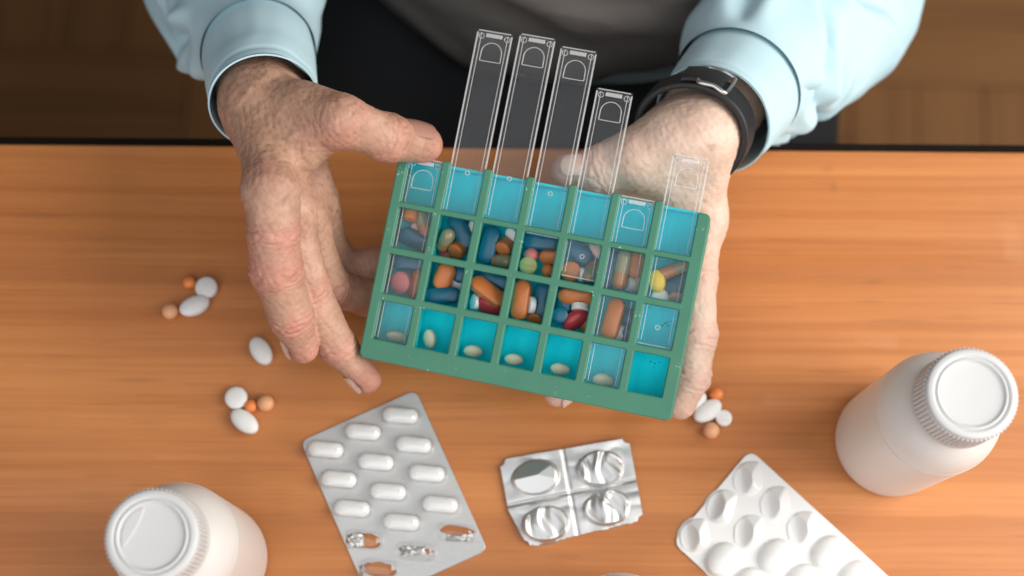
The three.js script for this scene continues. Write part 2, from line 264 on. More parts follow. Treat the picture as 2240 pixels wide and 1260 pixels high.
const shapes = {
  caplet: (l, w) => tablet(l / 2, w / 2, w * 0.34, w * 0.24, 'stadium'), oval: (l, w) => tablet(l / 2, w / 2, w * 0.22, w * 0.26), round: (l) => tablet(l / 2, l / 2, l * 0.22, l * 0.14), scored: (l) => tablet(l / 2, l / 2, l * 0.24, l * 0.13, 'ellipse', 0.0004),
  ball: (l, w) => tablet(l / 2, w / 2, w * 0.10, w * 0.42), drum: (l) => tablet(l / 2, l / 2, l * 0.5, l * 0.14), disc: (l) => tablet(l / 2, l / 2, l * 0.30, l * 0.05),
};
const ROWS = ['top', 'second', 'third', 'bottom'], COLS = ['first', 'second', 'third', 'fourth', 'fifth', 'sixth', 'seventh'];
const COLNAME = { blue: 'dark blue', orange: 'orange', pink: 'pink', red: 'red', white: 'white', cream: 'cream', green: 'green', yellow: 'yellow', bright: 'bright orange', rose: 'pale pink', peach: 'peach' };
const NAMES = { caplet: 'oblong', oval: 'oval', round: 'round', scored: 'round scored', ball: 'rounded', drum: 'thick', disc: 'flat' };
// [row, column, colour, shape, px, py, length px, width px, angle in the picture, depth mm, roll about own long axis, pitch, words that tell it from like ones in its compartment]
const PILLS = [
  [1, 0, 'orange', 'drum', 898, 471, 34, 34, 10, 9.5, 70, 0], [1, 0, 'shell', 'capsule', 925, 487, 74, 32, 72, 14.5, 0, 0], [1, 0, 'rose', 'round', 911, 499, 26, 26, 10, 16.5, 25, 0], [1, 0, 'blue', 'caplet', 911, 525, 80, 38, 24, 14.5, 20, 0],
  [1, 1, 'blue', 'caplet', 1010, 506, 84, 38, 60, 14, 0, 0], [1, 1, 'shell', 'capsule', 975, 526, 62, 32, 124, 12.5, 0, 34], [1, 1, 'orange', 'drum', 1001, 547, 37, 37, 40, 13, 40, 0], [1, 1, 'red', 'round', 976, 558, 30, 30, 0, 17.5, 0, 0], [1, 1, 'white', 'round', 1037, 497, 30, 30, 80, 13, 40, 0],
  [1, 2, 'blue', 'caplet', 1071, 536, 84, 38, 104, 14, 0, 0], [1, 2, 'shell', 'capsule', 1098, 571, 60, 32, 188, 12.5, 0, 30], [1, 2, 'orange', 'drum', 1104, 540, 37, 37, 30, 12.5, 45, 0], [1, 2, 'white', 'round', 1120, 513, 32, 32, 60, 13, 40, 0],
  [1, 3, 'blue', 'caplet', 1186, 528, 86, 38, 6, 15, 0, 0], [1, 3, 'pink', 'ball', 1162, 558, 33, 32, 0, 14, 0, 0], [1, 3, 'green', 'scored', 1156, 581, 39, 37, 8, 12, 0, 0], [1, 3, 'orange', 'caplet', 1205, 561, 50, 32, 2, 13, 30, 0], [1, 3, 'bright', 'ball', 1198, 593, 30, 28, 90, 14, 0, 0],
  [1, 4, 'blue', 'caplet', 1259, 547, 84, 38, 35, 15, 0, 0], [1, 4, 'rose', 'oval', 1306, 548, 44, 24, 50, 15, 0, 0], [1, 4, 'orange', 'round', 1249, 593, 44, 44, 0, 13, 12, 0], [1, 4, 'white', 'disc', 1272, 601, 32, 32, 95, 13, 72, 0], [1, 4, 'shell', 'capsule', 1292, 594, 62, 31, 286, 13.5, 0, 40],
  [1, 5, 'blue', 'caplet', 1335, 590, 84, 36, 104, 15, 0, 0], [1, 5, 'brown', 'capsule', 1360, 591, 88, 33, 102, 11.5, 0, 0], [1, 5, 'orange', 'caplet', 1392, 580, 56, 34, 100, 14.5, 0, 0], [1, 5, 'white', 'disc', 1378, 622, 32, 32, 105, 14, 65, 0], [1, 5, 'rose', 'round', 1394, 622, 34, 34, 0, 16, 0, 0],
  [1, 6, 'yellow', 'oval', 1438, 615, 50, 36, 80, 11, 10, 0], [1, 6, 'brown', 'capsule', 1472, 591, 78, 28, -20, 12, 0, 0], [1, 6, 'blue', 'caplet', 1484, 624, 76, 40, -25, 15.5, 0, 0], [1, 6, 'white', 'round', 1444, 651, 38, 38, 0, 13, 0, 0], [1, 6, 'rose', 'round', 1478, 652, 34, 34, 8, 14.5, 55, 0],
  [2, 0, 'blue', 'caplet', 897, 574, 80, 35, 3, 14.5, 0, 0], [2, 0, 'pink', 'round', 878, 618, 50, 50, 70, 10.5, 22, 0], [2, 0, 'orange', 'caplet', 911, 622, 66, 34, 104, 13, 40, 0],
  [2, 1, 'orange', 'caplet', 972, 604, 64, 42, 113, 11.5, -18, 0], [2, 1, 'blue', 'caplet', 969, 647, 80, 36, -3, 10.5, 0, 0], [2, 1, 'blue', 'oval', 1008, 598, 44, 40, 100, 15.5, 0, 0, 'behind orange'], [2, 1, 'white', 'round', 998, 626, 36, 36, 0, 16.8, 15, 0],
  [2, 2, 'orange', 'caplet', 1068, 638, 90, 37, 36, 9.5, -30, 0], [2, 2, 'red', 'oval', 1069, 669, 66, 40, 22, 13.5, 35, 0], [2, 2, 'white', 'disc', 1039, 660, 34, 34, 98, 13.5, 55, 0], [2, 2, 'blue', 'caplet', 1083, 612, 78, 34, 18, 15.5, 0, 0],
  [2, 3, 'orange', 'caplet', 1140, 656, 88, 38, 98, 11, 10, 0], [2, 3, 'white', 'disc', 1162, 667, 37, 37, 96, 11.5, 65, 0], [2, 3, 'blue', 'caplet', 1186, 656, 82, 36, 98, 14.5, 0, 0], [2, 3, 'orange', 'round', 1170, 698, 36, 36, 12, 14.5, 45, 0, 'at the edge'],
  [2, 4, 'orange', 'caplet', 1262, 648, 82, 36, 7, 12, 30, 0], [2, 4, 'white', 'disc', 1269, 673, 38, 38, 4, 12.5, 72, 0], [2, 4, 'blue', 'drum', 1226, 690, 35, 35, 0, 11, 0, 0], [2, 4, 'red', 'oval', 1258, 700, 62, 40, -36, 11.5, 45, 0], [2, 4, 'orange', 'oval', 1284, 708, 44, 30, 100, 14.5, 0, 0, 'at the wall'], [2, 4, 'blue', 'caplet', 1236, 665, 50, 34, 100, 15.8, 0, 0, 'deep down'],
  [2, 5, 'orange', 'caplet', 1341, 698, 92, 38, 106, 9.5, 15, 0], [2, 5, 'blue', 'ball', 1380, 694, 40, 38, 0, 14, 0, 0, 'upper'], [2, 5, 'white', 'disc', 1355, 728, 34, 34, 112, 12.5, 65, 0], [2, 5, 'blue', 'drum', 1375, 733, 38, 38, 20, 12.5, 35, 0, 'lower'],
  [3, 0, 'cream', 'oval', 866, 735, 42, 24, 8, 14.5, 25, 0], [3, 1, 'cream', 'oval', 940, 741, 42, 28, 82, 13.5, 20, 0], [3, 2, 'cream', 'oval', 1035, 768, 43, 27, 6, 13.5, 15, 0], [3, 3, 'cream', 'oval', 1124, 786, 42, 25, 6, 13.5, 15, 0], [3, 4, 'cream', 'oval', 1225, 807, 43, 26, 7, 13.5, 15, 0], [3, 5, 'cream', 'oval', 1319, 831, 45, 29, 6, 13.5, 15, 0],
];
function capsule(parent, l, w, flip) {                // two-tone capsule along x: wider cap over a body
  const half = (r, x0, x1, dir) => { const pts = [[0.0001, 0]]; for (let i = 0; i <= 8; i++) { const a = i / 8 * Math.PI / 2; pts.push([Math.max(1e-5, Math.sin(a) * r), r - Math.cos(a) * r]); } pts.push([r, x1]); pts.push([r * 0.93, x1]); const g = new THREE.LatheGeometry(pts.map((p) => new THREE.Vector2(...p)), 28); g.rotateZ(dir > 0 ? -Math.PI / 2 : Math.PI / 2); g.translate(-dir * l / 2, 0, 0); return g; };
  part('capsule_cap', half(w / 2, 0, l * 0.56, 1), flip ? M.brown : M.shell, parent); part('capsule_body', half(w / 2 * 0.94, 0, l * 0.5, -1), flip ? M.shell : M.brown, parent);
}
for (const [r, c, col, kind, px, py, l, w, ang, deep, roll, pitch, extra] of PILLS.map((p) => { const q = [...p]; q[9] = 4.6 + (q[9] - 5.2) * 0.82; return q; })) {
  const where = `in the ${ROWS[r]} row, ${COLS[c]} column of the organizer`;
  let o; const dz = (0.7223 + deep * 0.001) / 0.7223;
  if (kind === 'capsule') { o = group('two_tone_capsule', `grey and brown two tone capsule ${where}`, 'capsule', 'pills in the organizer'); capsule(o, l * MM * dz, w * MM * dz, col === 'brown' && c === 6); }
  else o = single(kind === 'caplet' || kind === 'oval' ? 'oblong_tablet' : 'round_tablet', shapes[kind](l * MM * dz, w * MM * dz), M[col], `${COLNAME[col]} ${NAMES[kind]} ${kind === 'oval' || kind === 'caplet' ? 'pill' : 'tablet'} ${extra ? extra + ' ' : ''}${where}`, 'tablet', 'pills in the organizer');
  const p = O(px, py, (deep * 0.001 + 0.0)); const q = new THREE.Quaternion().setFromEuler(new THREE.Euler(0, 0, -(ang - 11.1) * Math.PI / 180));
  q.multiply(new THREE.Quaternion().setFromEuler(new THREE.Euler(0, pitch * Math.PI / 180, 0))).multiply(new THREE.Quaternion().setFromEuler(new THREE.Euler(roll * Math.PI / 180, 0, 0)));
  o.quaternion.copy(orgQ).multiply(q); o.position.copy(p.applyMatrix4(oi));
}
// pills lying on the table
const flat = new THREE.Quaternion().setFromEuler(new THREE.Euler(-Math.PI / 2, 0, 0)), TM = 0.000238;
const onTable = [
  ['bright', 'ball', 414, 618, 29, 28, 0, 'small bright orange ball pill above the upper left pill cluster', 'small_pill'], ['white', 'round', 452, 630, 49, 49, 0, 'white round tablet in the upper left cluster on the table', 'round_tablet'], ['white', 'oval', 426, 669, 69, 42, -26, 'white oval tablet in the upper left cluster beside a peach pill', 'oval_tablet'], ['peach', 'ball', 372, 681, 35, 35, 0, 'peach ball pill leftmost of all pills on the table', 'small_pill'],
  ['white', 'oval', 571, 768, 68, 43, 56, 'single white oval tablet lying alone below the left hand', 'oval_tablet'],
  ['white', 'round', 517, 871, 49, 49, 0, 'white round tablet in the cluster left of the silver blister', 'round_tablet'], ['bright', 'ball', 548, 888, 29, 28, 0, 'small bright orange ball pill between white and peach pills', 'small_pill'], ['peach', 'ball', 581, 882, 36, 36, 0, 'peach ball pill at the right of the lower left cluster', 'small_pill'], ['white', 'oval', 535, 922, 70, 43, 36, 'white oval tablet at the bottom of the lower left cluster', 'oval_tablet'],
  ['white', 'oval', 1520, 878, 56, 38, -38, 'white tablet half hidden behind the fingertip at the organizer corner', 'oval_tablet'], ['bright', 'ball', 1567, 863, 30, 29, 0, 'small bright orange ball pill in the cluster near the right hand', 'small_pill'], ['white', 'oval', 1548, 899, 68, 42, -36, 'white oval tablet in the cluster near the right fingertip', 'oval_tablet'], ['white', 'scored', 1583, 915, 36, 36, 20, 'small white round tablet right of the oval near the right hand', 'round_tablet'], ['peach', 'ball', 1556, 942, 35, 35, 0, 'peach ball pill lowest in the cluster near the right hand', 'small_pill'],
];
for (const [col, kind, px, py, l, w, ang, label, name] of onTable) {
  const g = shapes[kind](l * TM, w * TM); g.computeBoundingBox();
  const h = g.boundingBox.max.z, o = single(name, g, M[col], label, kind === 'ball' ? 'pill' : 'tablet', 'pills lying loose on the table');
  o.position.copy(T(px, py, h)); o.quaternion.setFromEuler(new THREE.Euler(0, -ang * Math.PI / 180, 0)).multiply(flat);
}

/* ---------------------------------------------------------------- pill bottles */
const hdpe = std([0.83, 0.795, 0.755], 0.38, { transmission: 0.2, thickness: 0 }), capMat = std([0.60, 0.60, 0.592], 0.38);
function bottle(label, capPx, s, tab) {
  const o = group('pill_bottle', label, 'bottle', 'white plastic pill bottles on the table'), top = 0.1413 * s;
  o.position.copy(T(capPx[0], capPx[1], top)).setY(TABLE_Y); 
  const prof = [[0.0001, 0.0006], [0.022, 0.0006], [0.0262, 0.0012], [0.0283, 0.0032], [0.029, 0.0065], [0.029, 0.04], [0.029, 0.085], [0.0287, 0.0905], [0.0276, 0.0965], [0.0255, 0.102], [0.0225, 0.1068], [0.0192, 0.1105], [0.0172, 0.1132], [0.0166, 0.116], [0.0166, 0.13]];
  const cv = new THREE.SplineCurve(prof.map((p) => new THREE.Vector2(p[0] * s, p[1] * s)));
  part('bottle_body', new THREE.LatheGeometry(cv.getPoints(110), 96), hdpe, o);
  const cap = part('cap', new THREE.LatheGeometry([[0.0175, 0.1185], [0.0194, 0.1185], [0.0197, 0.119], [0.0197, 0.1215], [0.0188, 0.1222], [0.0188, 0.1392], [0.0186, 0.1404], [0.0178, 0.1411], [0.0162, 0.1413], [0.0155, 0.1411], [0.0152, 0.1404], [0.0148, 0.1404], [0.0143, 0.1412], [0.0138, 0.1412], [0.0134, 0.1404], [0.0129, 0.1399], [0.0001, 0.1397]].map((p) => new THREE.Vector2(p[0] * 1.06 * s, p[1] * s)), 120), capMat, o);
  const ribs = [], rg = new THREE.CylinderGeometry(0.00066 * s, 0.00078 * s, 0.0158 * s, 6);
  for (let i = 0; i < 64; i++) { const a = i / 64 * 2 * Math.PI, g = rg.clone(); g.translate(Math.cos(a) * 0.0201 * s, 0.1306 * s, Math.sin(a) * 0.0201 * s); ribs.push(g); }
  part('cap_ribs', mergeGeometries(ribs), capMat, cap).userData.kind = 'stuff';
  if (tab) {                                          // raised crescent moulded into the lid
    const sh = new THREE.Shape(); sh.absarc(0, 0, 0.0127 * s, Math.PI * 0.62, Math.PI * 1.12, false); sh.quadraticCurveTo(-0.006 * s, 0.004 * s, Math.cos(Math.PI * 0.62) * 0.0127 * s, Math.sin(Math.PI * 0.62) * 0.0127 * s);
    const g = new THREE.ExtrudeGeometry(sh, { depth: 0.0004, bevelEnabled: true, bevelSize: 0.0003, bevelThickness: 0.0003, bevelSegments: 2 }); g.rotateX(-Math.PI / 2); g.translate(0, 0.1397 * s, 0); part('cap_crescent', g, capMat, cap);
  }
  return o;
}
bottle('white plastic pill bottle with ribbed cap standing at the right edge', [2128, 860], 1, false);
bottle('white plastic pill bottle with crescent on its cap at lower left', [331, 1172], 0.985, true);
bottle('white pill bottle just showing its cap rim at the bottom edge', [1380, 1392], 1, false);

/* ---------------------------------------------------------------- blister packs */
const foilNoise = texture(512, 512, (u, v) => { const g = 0.6 * fbm(u * 14, v * 14, 2) + 0.4 * noise(u * 120, v * 120); return [g, g, g]; }, false);
const foil = std([0.62, 0.62, 0.60], 0.42, { metalness: 0.85, bumpMap: foilNoise, bumpScale: 0.00008 });
const foilShiny = std([0.66, 0.66, 0.65], 0.42, { metalness: 0.9 });
const clear = std([0.97, 0.97, 0.97], 0.05, { transmission: 1, thickness: 0, ior: 1.6 });
const pvc = std([0.82, 0.82, 0.805], 0.28, { clearcoat: 0.3, clearcoatRoughness: 0.2 });
function packGroup(label, c, from, to) {              // a group at the pack's place whose x axis runs along from -> to in the picture
  const o = group('blister_pack', label, 'blister pack'); o.position.copy(T(...c)); const d = T(...to).sub(T(...from)); o.rotation.y = -Math.atan2(d.z, d.x); o.updateMatrixWorld(true);
  const inv = o.matrixWorld.clone().invert(); o.userData.at = undefined; delete o.userData.at;
  return [o, (px, py, h = 0) => T(px, py, h).applyMatrix4(inv)];
}
function sheetGeo(corners, rad, th, holes = []) {
  const s = rounded(corners.map((p) => [p.x, -p.z]), rad); for (const h of holes) s.holes.push(h);
  const g = new THREE.ExtrudeGeometry(s, { depth: th, bevelEnabled: true, bevelSize: 0.0002, bevelThickness: 0.00015, bevelSegments: 1, curveSegments: 8 }); g.rotateX(-Math.PI / 2);
  const uv = g.attributes.uv; for (let i = 0; i < uv.count; i++) uv.setXY(i, uv.getX(i) * 12, uv.getY(i) * 12); return g;
}
{ // silver pack with white capsules
  const [o, L] = packGroup('silver blister pack of white capsules with four emptied pockets', [862, 1070], [660, 968], [907, 857]);
  const turn = -o.rotation.y - 0.045, full = [[876, 909], [905, 973], [934, 1036], [963, 1104], [794, 945], [822, 1011], [849, 1076], [878, 1143], [712, 984], [741, 1049], [770, 1113]], empty = [[998, 1168], [911, 1208], [796, 1183], [828, 1246]];
  const holes = []; for (const [i, [x, y]] of [[2, empty[2]], [3, empty[3]], [0, empty[0]], [1, empty[1]]]) {
    const c = L(x, y), h = new THREE.Path(), n = 22, ca = Math.cos(turn), sa = Math.sin(turn), k = [0.7, 0.5, 0.98, 0.95][i], off = [-0.0022, 0.0022, 0, 0][i];
    for (let q = 0; q <= n; q++) { const a = q / n * 2 * Math.PI, j = 0.86 + 0.2 * hsh(q % n, i, 3), ex = Math.cos(a) * 0.0092 * j, ey = Math.sin(a) * 0.0042 * j * k + (i < 2 ? 0.0016 * (i ? 0.5 : 1) : 0), X = c.x + ex * ca - ey * sa, Y = -c.z + ex * sa + ey * ca; q ? h.lineTo(X, Y) : h.moveTo(X, Y); }
    holes.push(h);
  }
  part('foil_sheet', sheetGeo([[658, 966], [909, 854], [1066, 1203], [812, 1318]].map((p) => L(...p, 0.0006)), 0.0045, 0.0004, holes), foil, o).position.y = 0.0004;
  const cg = tablet(0.0092, 0.0041, 0.0022, 0.0022, 'stadium'); cg.rotateX(-Math.PI / 2);
  const bub = (sc, h) => { const na = 48, nr = 10; return gridGeo(na, nr, (u, v) => { const a = u * 2 * Math.PI, s = 0.0058, c = Math.cos(a), n = Math.sin(a), q = Math.sin(v * Math.PI / 2); return V((Math.sign(c) * s * Math.min(1, Math.abs(c) * 6) + c * 0.0049) * q * sc, h * Math.pow(Math.max(0, 1 - q ** 4), 0.5), n * 0.0049 * q * sc); }); };
  const bg = bub(1.02, 0.0078), be = bub(1.02, 0.0066);
  for (const [x, y] of full) { const c = L(x, y, 0.0042), m = part('capsule', cg, M.white, o, 'white capsule in a clear pocket'); m.position.copy(c); m.rotation.y = turn; const b = part('pocket', bg, clear, o); b.position.set(c.x, 0.0009, c.z); b.rotation.y = turn; }
  empty.forEach(([x, y], k) => { const [ox, oy, w, d] = [[4, 9, 30, 8], [-6, -2, 32, 12], [-18, 0, 22, 15], [-34, 4, 9, 14]][k]; const g = gridGeo(22, 14, (u, v) => { const p = L(x + ox + (u - 0.5) * 2 * w * (1 - 0.2 * hsh(Math.round(v * 14), k, 8)), y + oy + (v - 0.5) * 2 * d * (1 - 0.25 * hsh(Math.round(u * 22), k, 4))); p.y = 0.0006 + 0.0042 * fbm(u * 5 + k * 3, v * 4, k, 2) * Math.sin(Math.PI * clamp(u)) ** 0.5; return p; }); part('foil_flap', g, foilShiny, o, 'torn crumpled foil inside an emptied pocket'); });
  for (const [x, y] of empty) { const c = L(x, y, 0.001), b = part('pocket', be, clear, o, 'emptied clear pocket with torn foil'); b.position.set(c.x, 0.0009, c.z); b.rotation.y = turn; }
}
function domeGeo(place, cx, cy, rx, ry, ang, H, mod, n = 30, m = 64) { // a pressed pocket as a polar grid laid out in picture pixels round (cx, cy)
  const ca = Math.cos(ang), sa = Math.sin(ang);
  return gridGeo(m, n, (u, v) => { const a = u * 2 * Math.PI, ex = Math.cos(a) * v * rx, ey = Math.sin(a) * v * ry, p = place(cx + ex * ca - ey * sa, cy + ex * sa + ey * ca); p.y = 0.0007 + Math.max(0, H * (1 - step(0.62, 1.0, v)) * 1 + mod(Math.cos(a) * v, Math.sin(a) * v) * (1 - step(0.75, 1, v))) + (v > 0.99 ? -0.0006 : 0); return p; });
}
{ // crushed four pocket foil
  const [o, L] = packGroup('small silver blister of four crushed foil pockets', [1250, 1082], [1095, 1010], [1372, 960]);
  const A = [1092, 1008], B = [1374, 960], C = [1407, 1140], D = [1128, 1206];
  const g = gridGeo(110, 80, (u, v) => {
    let px = (A[0] * (1 - u) + B[0] * u) * (1 - v) + (D[0] * (1 - u) + C[0] * u) * v, py = (A[1] * (1 - u) + B[1] * u) * (1 - v) + (D[1] * (1 - u) + C[1] * u) * v;
    const cor = clamp((0.16 - u) / 0.16) * clamp((v - 0.55) / 0.45); px += cor * 26; py -= cor * 10 + (v === 1 ? 5 * hsh(Math.round(u * 50), 3, 1) : 0);
    const r = Math.min(u, 1 - u), q = Math.min(v, 1 - v); if (r < 0.05 && q < 0.07) { const k = (1 - r / 0.05) * (1 - q / 0.07) * 10; px += (u < 0.5 ? k : -k); py += (v < 0.5 ? k : -k); }
    const p = L(px, py); p.y = 0.0012 + 0.0022 * fbm(u * 3, v * 2.5, 4) + 0.0009 * Math.abs(noise(u * 9, v * 7, 1) - 0.5) - 0.0010 * (Math.exp(-(((u - 0.49) / 0.012) ** 2)) + Math.exp(-(((v - 0.5) / 0.016) ** 2))) + 0.0014 * (1 - v) * u; return p;
  });
  part('foil_sheet', g, foilShiny, o);
  [[1172, 1046, 1], [1312, 1026, 2], [1194, 1147, 3], [1328, 1112, 4]].forEach(([x, y, s]) => {
    const pl = []; for (let i = 0; i < 7; i++) { const a = hsh(i, s, 11) * 6.28; pl.push([Math.cos(a) * (0.5 + hsh(i, s, 5)), Math.sin(a) * 0.7, 0.55 + 0.5 * hsh(i, s, 9)]); }
    const H = 0.0062, geo = domeGeo(L, x, y, 62, 46, -0.14, 0, (ex, ey) => { const d = Math.sqrt(Math.max(0, 1 - ex * ex - ey * ey)); let h = Math.min(1, d * 1.35);
      if (s === 1) for (const [a, b, c] of pl.slice(0, 2)) h = Math.min(h, c + (a * ex + b * ey) + 0.18);
      else { h = 0.66 * Math.min(1, d * 1.5); for (let q = 0; q < 6; q++) { const c = -0.72 + q * 0.29 + 0.16 * (hsh(q, s, 21) - 0.5), tl = 0.7 * (hsh(q, s, 22) - 0.5), w = 0.07 + 0.07 * hsh(q, s, 23), k = (q & 1 ? -0.34 : 0.36) * (0.6 + 0.7 * hsh(q, s, 24)), e = ex - c - tl * ey - 0.12 * Math.sin(ey * 3 + s + q); h += k * Math.exp(-((e / w) ** 2)) * Math.min(1, d * 1.6) * (0.6 + 0.4 * Math.cos(ey * 2.2 + q)); } }
      return H * Math.max(0.08, h) + 0.0012; }, 44, 96);
    part('pocket', geo, foilShiny, o, s === 1 ? 'pocket with one flat dented face' : 'crushed empty pocket');
  });
}
{ // white tablet blister
  const [o, L] = packGroup('white blister pack of tablets with crushed empty pockets at its corner', [1720, 1200], [1477, 1182], [1640, 990]);
  const e = [300, 273]; 
  part('blister_sheet', sheetGeo([[1472, 1186], [1641, 985], [1641 + 420, 985 + 385], [1472 + 420, 1186 + 385]].map((p) => L(...p, 0.0006)), 0.0055, 0.0007), pvc, o).position.y = 0.0003;
  const at = (i, j) => [1638 + 58 * i - 58.5 * j, 1046 + 54.5 * i + 62.5 * j];
  for (let i = 0; i < 6; i++) for (let j = 0; j < 3; j++) {
    const [x, y] = at(i, j); if (y > 1320) continue;
    const crushed = i + j < 3 && !(i === 1 && j === 2) && !(i === 2 && j === 1) || (i === 2 && j === 0) || (i === 0 && j === 2), H = 0.0058, s = i * 3 + j, da = -0.72 + 0.5 * (hsh(i, j, 2) - 0.5), cx = Math.cos(da), cy = Math.sin(da);
    part('pocket', domeGeo(L, x, y, 46, 39, -0.85, 0, (ex, ey) => { const r2 = ex * ex + ey * ey, dome = Math.pow(Math.max(0, 1 - r2 * 0.95), 0.62); if (!crushed) return H * dome; const w = ex * cy - ey * cx, t = ex * cx + ey * cy, w0 = -0.18 + 0.2 * (hsh(i, j, 7) - 0.5), q = w - w0; let roof = q < 0 ? 0.95 + 1.5 * q : 0.95 - 0.85 * q - 0.32 * Math.sin(Math.PI * clamp(q / 0.9)); roof = smin(roof, 1.2 - 1.1 * Math.abs(t + 0.1 - 0.2 * w), 0.15); const h = smin(dome, roof, 0.12); return H * Math.max(0.05, h); }, 34, 72), pvc, o, crushed ? 'crushed empty pocket' : 'domed pocket still holding a tablet');
  }
}

/* ---------------------------------------------------------------- person: hands first */
const skin = new THREE.MeshPhysicalMaterial({ vertexColors: true, roughness: 0.58, sheen: 0.12, sheenRoughness: 0.5, sheenColor: new THREE.Color(0.9, 0.6, 0.5) });
const mm = 0.001;
const B = (a, b, ra, rb) => bone(P(...a), P(...b), ra * mm, rb * mm);
function chain(pts, radii) { const out = []; for (let i = 0; i < pts.length - 1; i++) { const b = B(pts[i], pts[i + 1], radii[i], radii[i + 1]); out.push(b); } return out; }
function buildHand(spec) {
  const palm = spec.palm, fingers = spec.fingers, all = [...palm, ...fingers.flat(), ...spec.forearm];
  const fingerDist = (f, x, y, z) => { let d = 1; for (const b of f) d = smin(d, b.dist(x, y, z), 0.004); return d; };
  const field = (x, y, z) => {
    let p = 1; for (const b of palm) p = smin(p, b.dist(x, y, z), spec.soft); for (const b of spec.forearm) p = smin(p, b.dist(x, y, z), 0.018);
    let r = p; for (const f of fingers) r = Math.min(r, smin(p, fingerDist(f, x, y, z), 0.010));
    return r;
  };
  const [lo, hi] = bounds(all, 0.014), g = surfaceNet(field, lo, hi, spec.cell), pos = g.attributes.position, nor = g.attributes.normal, col = new Float32Array(pos.count * 3);
  const segs = fingers.flatMap((f, fi) => f.map((b, bi) => ({ b, fi, bi, last: bi === f.length - 1 })));
  const S = spec.scars || [];
  for (let i = 0; i < pos.count; i++) {
    const x = pos.getX(i), y = pos.getY(i), z = pos.getZ(i);
    let best = 1, s = null; for (const q of segs) { const d = q.b.dist(x, y, z); if (d < best) { best = d; s = q; q.tt = q.b.t; } }
    let pd = 1, pb = null; for (const b of [...palm, ...spec.forearm]) { const d = b.dist(x, y, z); if (d < pd) { pd = d; pb = b; } }
    const onFinger = best < pd, X = x * 1000, Y = y * 1000, Z = z * 1000;
    // relief: fine crossing furrows everywhere, folds across the joints, tendons and veins on the back
    const f1 = fbm(X * 0.55, Y * 0.55, Z * 0.55, 2), ridge = 1 - Math.abs(2 * fbm(X * 0.33 + 7, Y * 0.33, Z * 0.33, 2) - 1), lump = fbm(X * 0.09, Y * 0.09, Z * 0.09, 2) - 0.5;
    let h = 0.30 * (f1 - 0.5) - 0.20 * Math.pow(ridge, 6) + 0.9 * lump, red = 0;
    { const wa = (X + 0.5 * Y - 0.3 * Z) * 0.75 + 4 * fbm(X * 0.11, Y * 0.11, Z * 0.11, 2), wb = (0.4 * X - Y + 0.5 * Z) * 0.68 + 4 * fbm(X * 0.12 + 7, Y * 0.12, Z * 0.12, 2); h -= (spec.hairy ? 0.24 : 0.13) * Math.pow(Math.abs(Math.sin(wa)), 12) * step(0.42, 0.62, noise(X * 0.13, Y * 0.13, Z * 0.13 + 50)) + (spec.hairy ? 0.24 : 0.13) * Math.pow(Math.abs(Math.sin(wb)), 12) * step(0.42, 0.62, noise(X * 0.13 + 9, Y * 0.13, Z * 0.13)); }
    const b = onFinger ? s.b : pb, t = onFinger ? s.tt : b.t, along = t * b.len * 1000;
    if (onFinger) {
      const dj = Math.min(s.bi > 0 ? along : 99, s.last ? 99 : b.len * 1000 - along), k = Math.exp(-((dj / 6) ** 2)) * (s.fi === 4 && (s.bi === 0 || (s.bi === 1 && s.tt < 0.5)) ? 0.3 : 1);
      const w = along + 1.6 * (noise(X * 0.25, Y * 0.25, Z * 0.25) - 0.5) * 2;
      h += k * (-0.75 * Math.pow(Math.abs(Math.sin(w * 1.05)), 7) + 0.25 * k);
      h += -0.10 * Math.pow(Math.abs(Math.sin(w * 1.9 + noise(X * 0.3, Y * 0.3, Z * 0.3) * 5)), 6);
      red += 0.50 * k + (s.last ? 0.70 * step(0.35, 1, t) : 0);
    } else {
      const w = along + 5 * noise(X * 0.12, Y * 0.12, Z * 0.12);
      h += -0.16 * Math.pow(Math.abs(Math.sin(w * 0.8)), 10) * step(0.35, 0.7, noise(X * 0.07, Y * 0.07, Z * 0.07 + 4));
      const ve = Math.abs(fbm(X * 0.045 + 11, Y * 0.045, Z * 0.045, 2) - 0.5); h += (spec.hairy ? 0.4 : 0.16) * Math.exp(-((ve / 0.018) ** 2));
    }
    pos.setXYZ(i, x + nor.getX(i) * h * mm, y + nor.getY(i) * h * mm, z + nor.getZ(i) * h * mm);
    // pigment: mottled base (tone also holds each hand's light), redder patches, sun spots, pale flaky lines
    const mot = fbm(X * 0.12 + 3, Y * 0.12, Z * 0.12, 3), gr = hsh(Math.round(X * 2), Math.round(Y * 2), Math.round(Z * 2)), blot = fbm(X * 0.05 + 9, Y * 0.05 + 2, Z * 0.05, 2);
    let c = mix3(spec.tone[0], spec.tone[1], clamp((mot - 0.3) * 2.2));
    c = mix3(c, spec.tone[2], clamp(0.75 * red * (0.5 + mot) + 1.3 * Math.max(0, blot - 0.52)));
    const spot = noise(X * 0.16 + 40, Y * 0.16, Z * 0.16); if (spot > 0.80 && !onFinger) c = mix3(c, [0.30, 0.14, 0.08], (spot - 0.80) * 2.6);
    const onW = sm(clamp((pd - best) / 0.012 + 0.5)), tanW = clamp((1 - onW) + onW * (s && s.fi === 4 ? [0.8, 0.62, 0.5][s.bi] : s && s.bi === 0 ? 0.75 * (1 - s.tt) : 0));
